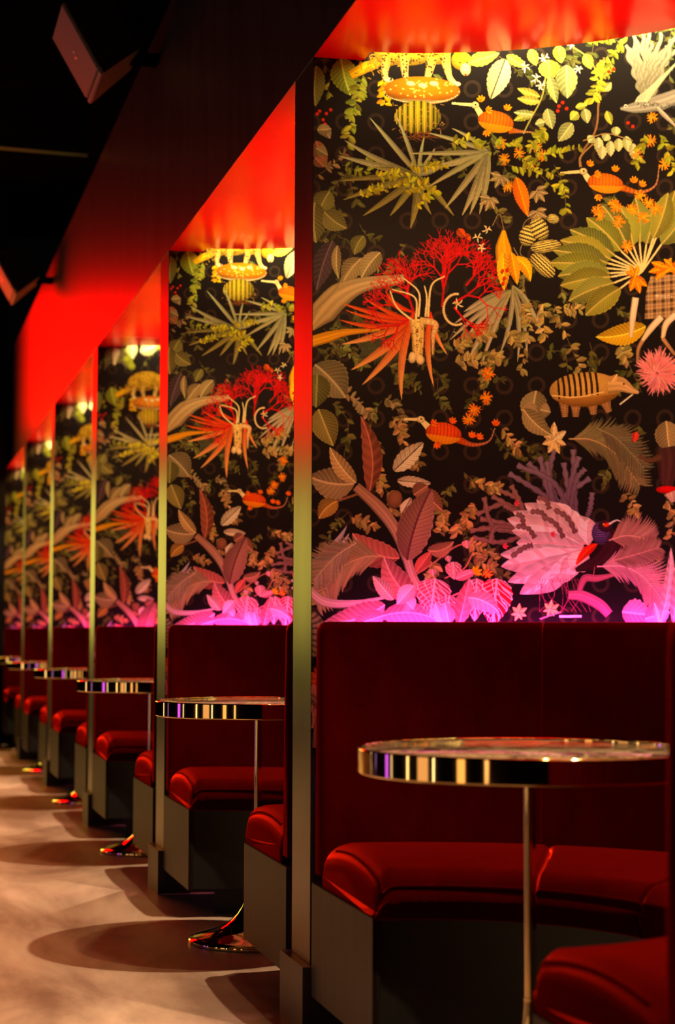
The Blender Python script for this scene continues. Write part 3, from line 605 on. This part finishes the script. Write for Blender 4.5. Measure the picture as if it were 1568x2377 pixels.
# fascia over the booths, in one panel per booth with a fine open joint
def fascia(y0, y1):
    sec = [(XF-.0015, ZS), (XF-.0002, ZS), (XF-.0002, ZS+.061), (XF+.05, ZS+.061), (XF+.05, ZT), (XF-.0015, ZT)]
    v = [(x, y0, z) for x, z in sec]+[(x, y1, z) for x, z in sec]
    f = [tuple(range(6)), tuple(range(6, 12))[::-1]]+[(k, (k+1) % 6, 6+(k+1) % 6, 6+k) for k in range(6)]
    struct(fix_normals(link('wall_fascia', v, f, M_BLACK)))
for i in range(NB+1):
    y0 = PART_Y[i-1] if i else -2.9
    y1 = PART_Y[i] if i < NB else 17.0
    fascia(y0+.001, PART_Y[i]-.001)
fascia(PART_Y[NB]+.001, 17.9)
struct(box('ceiling_ledge', XF+.05, 2.9, -2.9, 17.9, ZT-.06, ZT, M_DARK))

def arc(yc, r, a0, a1, n): return [(XF+r*math.cos(math.radians(a0+(a1-a0)*k/n)), yc+r*math.sin(math.radians(a0+(a1-a0)*k/n))) for k in range(n+1)]
XB = XF+RAD+.10
for i in range(NB+1):
    yc0, yc1 = S1-RAD+BAY*(i-1), S1-RAD+BAY*i       # niches before and after this partition
    poly = arc(yc0, RAD+.004, 90, 0, 24)+[(XB, yc0), (XB, yc1)]+arc(yc1, RAD+.004, 0, -90, 24)
    struct(prism('wall_partition', poly, 0, ZS, M_BLACK, smooth=30))
    up = [(max(px, XF+.055), py) for px, py in poly]
    struct(prism('wall_slot', up, ZS+.0005, ZS+.17, M_SLOT, smooth=30))
    y = PART_Y[i]; t = .025
    bb = [(XF-t, y-t), (XF+.10, y-t), (XF+.10, y-.001), (XF-.001, y-.001), (XF-.001, y+THK+.001), (XF+.10, y+THK+.001), (XF+.10, y+THK+t), (XF-t, y+THK+t)]
    struct(prism('baseboard_partition', bb, 0, .165, M_SKIRT))
for yc in YC:
    # red ceiling panel, stopping short of the wall to leave the light slot
    poly = arc(yc, RAD, 90, 83.2, 4)+arc(yc, 1.060, 82.8, -82.8, 60)+arc(yc, RAD, -83.2, -90, 4)
    pn = struct(prism('ceiling_niche', poly, ZS, ZS+.06, M_REDC))
    pn.data.materials.append(M_BLACK)
    for fc in pn.data.polygons:
        if fc.normal.x < -.9: fc.material_index = 1
    struct(prism('ceiling_slot', arc(yc, RAD+.05, 90, -90, 40), ZS+.15, ZS+.17, M_DARK))
    # light strips: warm one in the ceiling slot, magenta one behind the bench back
    for nm, r0, r1, z0, z1, a, m in (('led_strip_1', 1.066, 1.086, ZS+.132, ZS+.132, 82, M_COVE), ('led_strip_2', 1.086, 1.077, .962, .973, 84, M_MAG)):
        v, f = [], []
        for k in range(49):
            al = math.radians(a-2*a*k/48)
            v += [polar(r0, al, z0), polar(r1, al, z1)]
            if k: f.append((2*k-2, 2*k-1, 2*k+1, 2*k))
        struct(link(nm, v, f, m, None, (XF, yc, 0)))

# ---------------------------------------------------------------- wallpaper
draw_print()
def wallpaper(name, z0, z1, shift, fine, coarse):
    a_end, fold = PI*RAD, .985
    aa = np.concatenate([np.arange(0, 1.05, fine), np.arange(1.05, a_end, coarse), [a_end]])
    zz = np.append(np.arange(z1, z0, -fine), z0)
    m = np.mod(aa, 2*fold); src = np.where(m > fold, 2*fold-m, m)
    ci = src/PX-.5; ri = (Z_HI-(zz+shift))/PX-.5
    k = max(1, int(round(fine/PX/2)))
    img = PRINT
    def blur(im, ax):
        return sum(np.roll(im, d, ax) for d in range(-k+1, k+1))/(2*k) if k > 1 else (im+np.roll(im, 1, ax))/2
    img = blur(blur(PRINT, 0), 1)
    c = img[np.clip(ri.astype(int), 0, GH-1)][:, np.clip(ci.astype(int), 0, GW-1)]
    al = PI/2-aa/RAD; R = RAD-.001
    X, Z = np.meshgrid(R*np.cos(al), zz); Y, _ = np.meshgrid(R*np.sin(al), zz)
    nv, nr, nc = X.size, len(zz), len(aa)
    me = bpy.data.meshes.new(name)
    me.vertices.add(nv); me.vertices.foreach_set('co', np.stack([X, Y, Z], -1).astype(np.float32).ravel())
    i = (np.arange(nr-1)[:, None]*nc+np.arange(nc-1)[None, :]).ravel()
    q = np.stack([i, i+nc, i+nc+1, i+1], 1).astype(np.int32)
    me.loops.add(q.size); me.loops.foreach_set('vertex_index', q.ravel())
    me.polygons.add(len(q)); me.polygons.foreach_set('loop_start', np.arange(0, q.size, 4, dtype=np.int32))
    me.update(calc_edges=True)
    ca = me.color_attributes.new('print', 'FLOAT_COLOR', 'POINT')
    ca.data.foreach_set('color', np.concatenate([c.reshape(-1, 3), np.ones((nv, 1))], 1).astype(np.float32).ravel())
    me.materials.append(M_PRINT); me.polygons.foreach_set('use_smooth', np.ones(len(q), bool))
    return me
ORD = ['nearest booth at right', 'second booth from the right', 'third booth from the right', 'fourth booth from the right', 'fifth booth from the right', 'last booth at the far left']
near_me = wallpaper('jungle_mural', .70, ZS-.002, 0, FINE, .008)
far_me = wallpaper('jungle_mural', .70, ZS-.002, .215, .0042, .012)
HUES = ['seen whole, with the armadillo and fan-tailed bird', 'with the red coral spray beside a black post', 'with the yellow mushroom cut by the partition', 'narrow strip with half a yellow mushroom', 'very narrow blurred strip', 'thinnest blurred strip']
near_top = wallpaper('wall_lining', ZS-.0015, ZS+.145, 0, FINE, .008)
far_top = wallpaper('wall_lining', ZS-.0015, ZS+.145, .215, .0042, .012)
for i, yc in enumerate(YC):
    o = bpy.data.objects.new('wall_lining', near_top if i < 2 else far_top); COL.objects.link(o); o.location = (XF, yc, 0); struct(o)
    o = bpy.data.objects.new('jungle_mural', near_me if i < 2 else far_me); COL.objects.link(o); o.location = (XF, yc, 0)
    o['label'] = 'jungle mural on curved wall of the '+ORD[i]; o['category'] = 'mural'; o['group'] = 'jungle murals lining the booths'

# ---------------------------------------------------------------- banquettes
def cushion_ring(a, e, ab, ri=.480, ro=1.0, z0=.372, z1=.484):
    """closed section of a seat cushion at angle a; e = how far the section is drawn in near an end"""
    ri, ro, z0b, z1 = ri+e*.3, ro, z0, z1-e
    p = []
    R = .052
    for k in range(6):  # bottom front
        t = PI+PI/2*k/5; p.append((ri+.018+.018*math.cos(t), z0b+.018+.018*math.sin(t)))
    for k in range(4): p.append((ro-.018+.018*math.cos(-PI/2+PI/2*k/3), z0b+.018+.018*math.sin(-PI/2+PI/2*k/3)))
    for k in range(5): p.append((ro-.03+.03*math.cos(PI/2*k/4), z1-.03+.03*math.sin(PI/2*k/4)))
    for k in range(1, 10):
        s = k/10; r = ro-.03+(ri+R-ro+.03)*s; p.append((r, z1+.020*math.sin(PI*s)**.8))
    for k in range(6):
        t = PI/2+PI/2*k/5; p.append((ri+R+R*math.cos(t), z1-R+R*math.sin(t)))
    p.append((ri-.010, (z0b+z1-.02)/2))
    return [polar(r, a+(ab-a)*(r-.48)/.55, z) for r, z in p]
def cushion(parent, a0, a1, b0, b1, rnd0, rnd1):
    rings = []; rm = .75; span = math.radians(abs(a1-a0))*rm
    ds = sorted(set([0, .004, .010, .018, .028, .040, .055, .075]+[span*k/16 for k in range(17)]+[span-x for x in (0, .004, .010, .018, .028, .040, .055, .075)]))
    ds = [d for d in ds if -1e-6 <= d <= span+1e-6]
    for d in ds:
        e = 0
        for rnd, q in ((rnd0, d), (rnd1, span-d)):
            if q < rnd: e = max(e, rnd-math.sqrt(max(0, rnd*rnd-(rnd-q)**2)))
        rings.append(cushion_ring(math.radians(a0+(a1-a0)*d/span), e, math.radians(b0+(b1-b0)*d/span)))
    o = loft('seat_cushion', rings, M_VELV, parent, smooth=60)
    # piping along the upper front edge and over the outer end
    def out(p, k): return (p[0]*k, p[1]*k, p[2])
    pts = [out(r[28], .9985) for r in rings]
    if rnd0 > .03: pts = [rings[3][k] for k in range(15, 28)]+pts[3:]
    if rnd1 > .03: pts = pts[:-3]+[rings[-4][k] for k in range(27, 14, -1)]
    pipe('piping', pts, .0026, M_VELV, o)
    return o
def back_ring(a, e, zt=1.026):
    p = []
    zt -= e
    front = [(1.006+e*.6, .40), (1.011+e*.6, .60), (1.019+e*.6, .85)]
    R = .022
    p += front
    for k in range(7):
        t = PI-PI*.5*k/6; p.append((1.025+e*.6+R+R*math.cos(t), zt-R+R*math.sin(t)))
    for k in range(4):
        t = PI/2-PI/2*k/3; p.append((1.070-.012+.012*math.cos(t), zt-.012+.012*math.sin(t)))
    p += [(1.072, .7), (1.074, .40)]
    return [polar(r, a, z) for r, z in p]
def back_panel(parent, a0, a1, rnd0, rnd1):
    rings = []; rm = 1.03; span = math.radians(abs(a1-a0))*rm
    ds = sorted(set([0, .002, .005, .010, .018, .028]+[span*k/16 for k in range(17)]+[span-x for x in (0, .002, .005, .010, .018, .028)]))
    for d in ds:
        e = 0
        for rnd, q in ((rnd0, d), (rnd1, span-d)):
            if q < rnd: e = max(e, rnd-math.sqrt(max(0, rnd*rnd-(rnd-q)**2)))
        rings.append(back_ring(math.radians(a0+(a1-a0)*d/span), e))
    return loft('backrest', rings, M_VELV, parent, smooth=50)

def banquette(label):
    t = thing('banquette', label, 'banquette', (XF, YC[0], 0), 'red velvet banquettes in the booths')
    sector('base', .508, 1.085, 89.4, -89.4, .10, .374, M_FRONT, t, n=60)
    sector('plinth', .600, 1.02, 80, -80, 0, .10, M_PLINTH, t, n=50)
    for sg in (1, -1):
        y0, y1 = sorted((sg*.504, sg*1.088)); box('end_panel', -.006, .012, y0, y1, .096, .376, M_WOOD, t, bevel=.0015)
    A, AF = [90, 59, 20, -20, -59, -90], [90, 48.5, 16, -16, -48.5, -90]
    for k in range(5):
        cushion(t, AF[k]-.15*(k > 0), AF[k+1]+.15*(k < 4), A[k]-.1*(k > 0), A[k+1]+.1*(k < 4), .062 if k == 0 else .014, .062 if k == 4 else .014)
        back_panel(t, A[k]-.05*(k > 0), A[k+1]+.05*(k < 4), .022 if k == 0 else .006, .022 if k == 4 else .006)
    return t
BL = ['red velvet curved banquette in the nearest booth, filling the lower right', 'red velvet curved banquette in the second booth from the right', 'red velvet curved banquette in the third booth from the right', 'red velvet curved banquette in the fourth booth from the right', 'blurred red velvet banquette in the fifth booth from the right', 'blurred red velvet banquette at the far left end of the row']
b0 = banquette(BL[0])
for i in range(1, NB): dup(b0, (XF, YC[i], 0), BL[i])

# ---------------------------------------------------------------- tables
def pedestal(label):
    t = thing('pedestal_table', label, 'table', (XF+.125, YC[0], 0), 'round brass pedestal tables')
    lathe('table_top', [(0, .733), (.328, .733), (.3285, .7725), (.325, .7745), (0, .7745)], M_MARB, t, n=96)
    ring = [(.3228, .727), (.3228, .7755), (.3245, .777), (.327, .777), (.3292, .7757), (.330, .7738), (.330, .7730), (.330, .7312), (.330, .7304), (.3285, .728), (.327, .727)]
    rings = [[polar(r+.006, 2*PI*k/96, z) for r, z in ring] for k in range(97)]
    loft('rim', rings, M_BRASS, t, smooth=40, cap=False)
    base = [(.0, 0), (.219, 0), (.2215, .002), (.2225, .006), (.2215, .011), (.217, .0145), (.200, .020), (.175, .0275), (.150, .0355), (.125, .0445), (.102, .0555), (.082, .070), (.064, .089), (.050, .110), (.038, .138), (.029, .170), (.0215, .205), (.0165, .240), (.0135, .270), (.0122, .290), (0, .290)]
    lathe('base', base, M_BRASS, t)
    pole = lathe('pole', [(0, .285), (.0116, .285), (.0116, .722), (0, .722)], M_BRASS, t, n=40)
    lathe('flange', [(0, .716), (.06, .716), (.062, .718), (.062, .733), (0, .733)], M_BRASS, t, n=48)
    lathe('collar', [(.0117, .288), (.0128, .289), (.0128, .296), (.0117, .297)], M_BRASS, pole, n=40)
    return t
TL = ['round marble-topped brass table in the nearest booth at lower right', 'round brass table in the second booth, its trumpet foot on the floor', 'round brass table in the third booth from the right', 'round brass table in the fourth booth from the right, purple glint on its rim', 'small blurred brass table in the fifth booth from the right', 'tiny blurred brass table at the far left end of the row']
t0 = pedestal(TL[0])
for i in range(1, NB): dup(t0, (XF+.137, YC[i], 0), TL[i])
t0.location.x = XF+.174

# ---------------------------------------------------------------- loudspeakers on the fascia, beam
def speaker(label, y):
    t = thing('loudspeaker', label, 'loudspeaker', (.72, y, 3.355), 'loudspeakers above the aisle')
    d = Vector((.16, 0, -.275)).normalized(); n = Vector((-.275, 0, -.16)).normalized()
    rot = Matrix((d, Vector((0, 1, 0)), n)).transposed().to_3x3()
    def part(name, x0, x1, y0, y1, z0, z1, m, par=t, bev=.004):
        o = box(name, x0, x1, y0, y1, z0, z1, m, par, bevel=bev)
        for v in o.data.vertices: v.co = rot @ v.co
        return o
    # tapering cabinet behind the grille
    v = [(-.158, -.212, -.004), (.158, -.212, -.004), (.158, .212, -.004), (-.158, .212, -.004), (-.10, -.15, -.20), (.12, -.15, -.20), (.12, .15, -.20), (-.10, .15, -.20)]
    c = fix_normals(link('cabinet', [tuple(rot @ Vector(p)) for p in v], [(0, 1, 2, 3), (4, 7, 6, 5), (0, 4, 5, 1), (1, 5, 6, 2), (2, 6, 7, 3), (3, 7, 4, 0)], M_SPK, t))
    g = part('grille', -.157, .132, -.210, .210, -.004, .012, M_GRILLE)
    part('trim_strip', .140, .158, -.210, .210, -.004, .010, M_GRILLE, bev=.002)
    part('badge', -.02, -.008, -.024, .0, .012, .0145, M_BADGE, g, .001); part('badge', .0, .012, -.012, .022, .012, .0145, M_BADGE, g, .001)
    box('bracket', .15, .331, -.03, .03, -.02, .02, M_DARK, t)
    return t
s0 = speaker('grey-fronted loudspeaker hanging at the top left, dimly lit', 7.305)
dup(s0, (.72, 7.305+2*BAY-.08, 3.355), 'red-lit loudspeaker at the left edge, farther down the aisle')

struct(fix_normals(link('ceiling_beam', [(-4.99, 10.0, 3.78), (XF-.001, 10.0, 3.66), (XF-.001, 10.0, 3.99), (-4.99, 10.0, 4.2), (-4.99, 10.07, 3.78), (XF-.001, 10.07, 3.66), (XF-.001, 10.07, 3.99), (-4.99, 10.07, 4.2)],
    [(0, 1, 2, 3), (4, 7, 6, 5), (0, 4, 5, 1), (1, 5, 6, 2), (2, 6, 7, 3), (3, 7, 4, 0)], M_BEAM)))

# ---------------------------------------------------------------- light
def lamp(name, kind, loc, energy, col, target=None, **k):
    l = bpy.data.lights.new(name, kind); l.energy = energy; l.color = col
    for a, v in k.items(): setattr(l, a, v)
    o = bpy.data.objects.new(name, l); COL.objects.link(o); o.location = loc; o.visible_camera = True
    if target is not None: o.rotation_euler = (Vector(target)-Vector(loc)).to_track_quat('-Z', 'Y').to_euler()
    return o
for yc in YC:
    lamp('booth_spotlight', 'SPOT', (1.72, yc, 2.465), P_SPOT, (1.0, .71, .43), (.60, yc, 0), spot_size=math.radians(70), spot_blend=.35, shadow_soft_size=.018)
    # added red fill lights, unseen behind the bench back, to brighten the lacquered ceiling
    for al in (70, 35, 0, -35, -70):
        a = math.radians(al); p = (XF+1.101*math.cos(a), yc+1.101*math.sin(a), .985)
        lamp('red_ceiling_fill', 'AREA', p, P_UP, (1.0, .0005, .0002), (XF+.55*math.cos(a), yc+.55*math.sin(a), ZS), shape='RECTANGLE', size=.035, size_y=.035, spread=math.radians(52))
    lamp('booth_fill', 'SPOT', (1.40, yc, 2.47), P_FILL, (1.0, .56, .24), (1.40, yc, 0), spot_size=math.radians(155), spot_blend=.3, shadow_soft_size=.022)  # wide fill light added to warm the middle of the mural
# lit end of the aisle: red wash high up, warm yellow-green lamps lower down
lamp('red_wash', 'AREA', (-.75, 15.9, 3.35), P_RED, (1.0, .0005, .0002), (-.75, 0, 3.1), shape='RECTANGLE', size=2.6, size_y=1.2)
lamp('amber_wash', 'AREA', (-.85, 15.9, 1.65), P_AMB, (1.0, .80, .11), (-.85, 0, 1.65), shape='RECTANGLE', size=2.8, size_y=1.3)
# glowing bars added on the unseen left wall, for reflections in the brass
for y, wd, c, p in ((-2.4, .5, (1.0, .55, .25), .6), (.3, .7, (.9, .45, .16), .6), (2.6, .10, (1.0, .8, .55), 1.4), (3.5, .9, (.8, .42, .2), .4), (4.9, .16, (1.0, .7, .4), 1.2), (6.9, .10, (1.0, .8, .55), .8), (7.7, .45, (.36, .06, 1.0), .9), (10.6, .25, (.25, .12, .6), .5), (12.8, .3, (1.0, .75, .45), 1.0)):
    lamp('reflection_bar', 'AREA', (-4.9, y, 1.15), P_BAR*p*wd, c, (0, y, 1.15), shape='RECTANGLE', size=wd, size_y=2.2)

w = bpy.data.worlds.new('world'); SC.world = w; w.use_nodes = True
w.node_tree.nodes['Background'].inputs[0].default_value = (.6, .45, .4, 1); w.node_tree.nodes['Background'].inputs[1].default_value = .0015

# ---------------------------------------------------------------- camera
cam = bpy.data.cameras.new('camera'); co = bpy.data.objects.new('camera', cam); COL.objects.link(co)
cam.sensor_fit = 'HORIZONTAL'; cam.sensor_width = 36; cam.lens = 4200/1568*36
cam.clip_start = .05; cam.clip_end = 60
co.matrix_world = Matrix.Translation((0, 0, 1.0)) @ Matrix.Rotation(-.2442, 4, 'Z') @ Matrix.Rotation(PI/2+.0662, 4, 'X') @ Matrix.Rotation(.003, 4, 'Z')
cam.dof.use_dof = True; cam.dof.focus_distance = 5.2; cam.dof.aperture_fstop = 5.0
SC.camera = co

SC.view_settings.view_transform = 'Standard'; SC.view_settings.look = 'None'; SC.view_settings.gamma = 1
SC.view_settings.exposure = 0; SC.view_settings.use_curve_mapping = False
SC.cycles.use_denoising = True
SC.cycles.max_bounces = 8; SC.cycles.diffuse_bounces = 4; SC.cycles.glossy_bounces = 4
SC.cycles.sample_clamp_indirect = 6; SC.cycles.caustics_reflective = False; SC.cycles.caustics_refractive = False
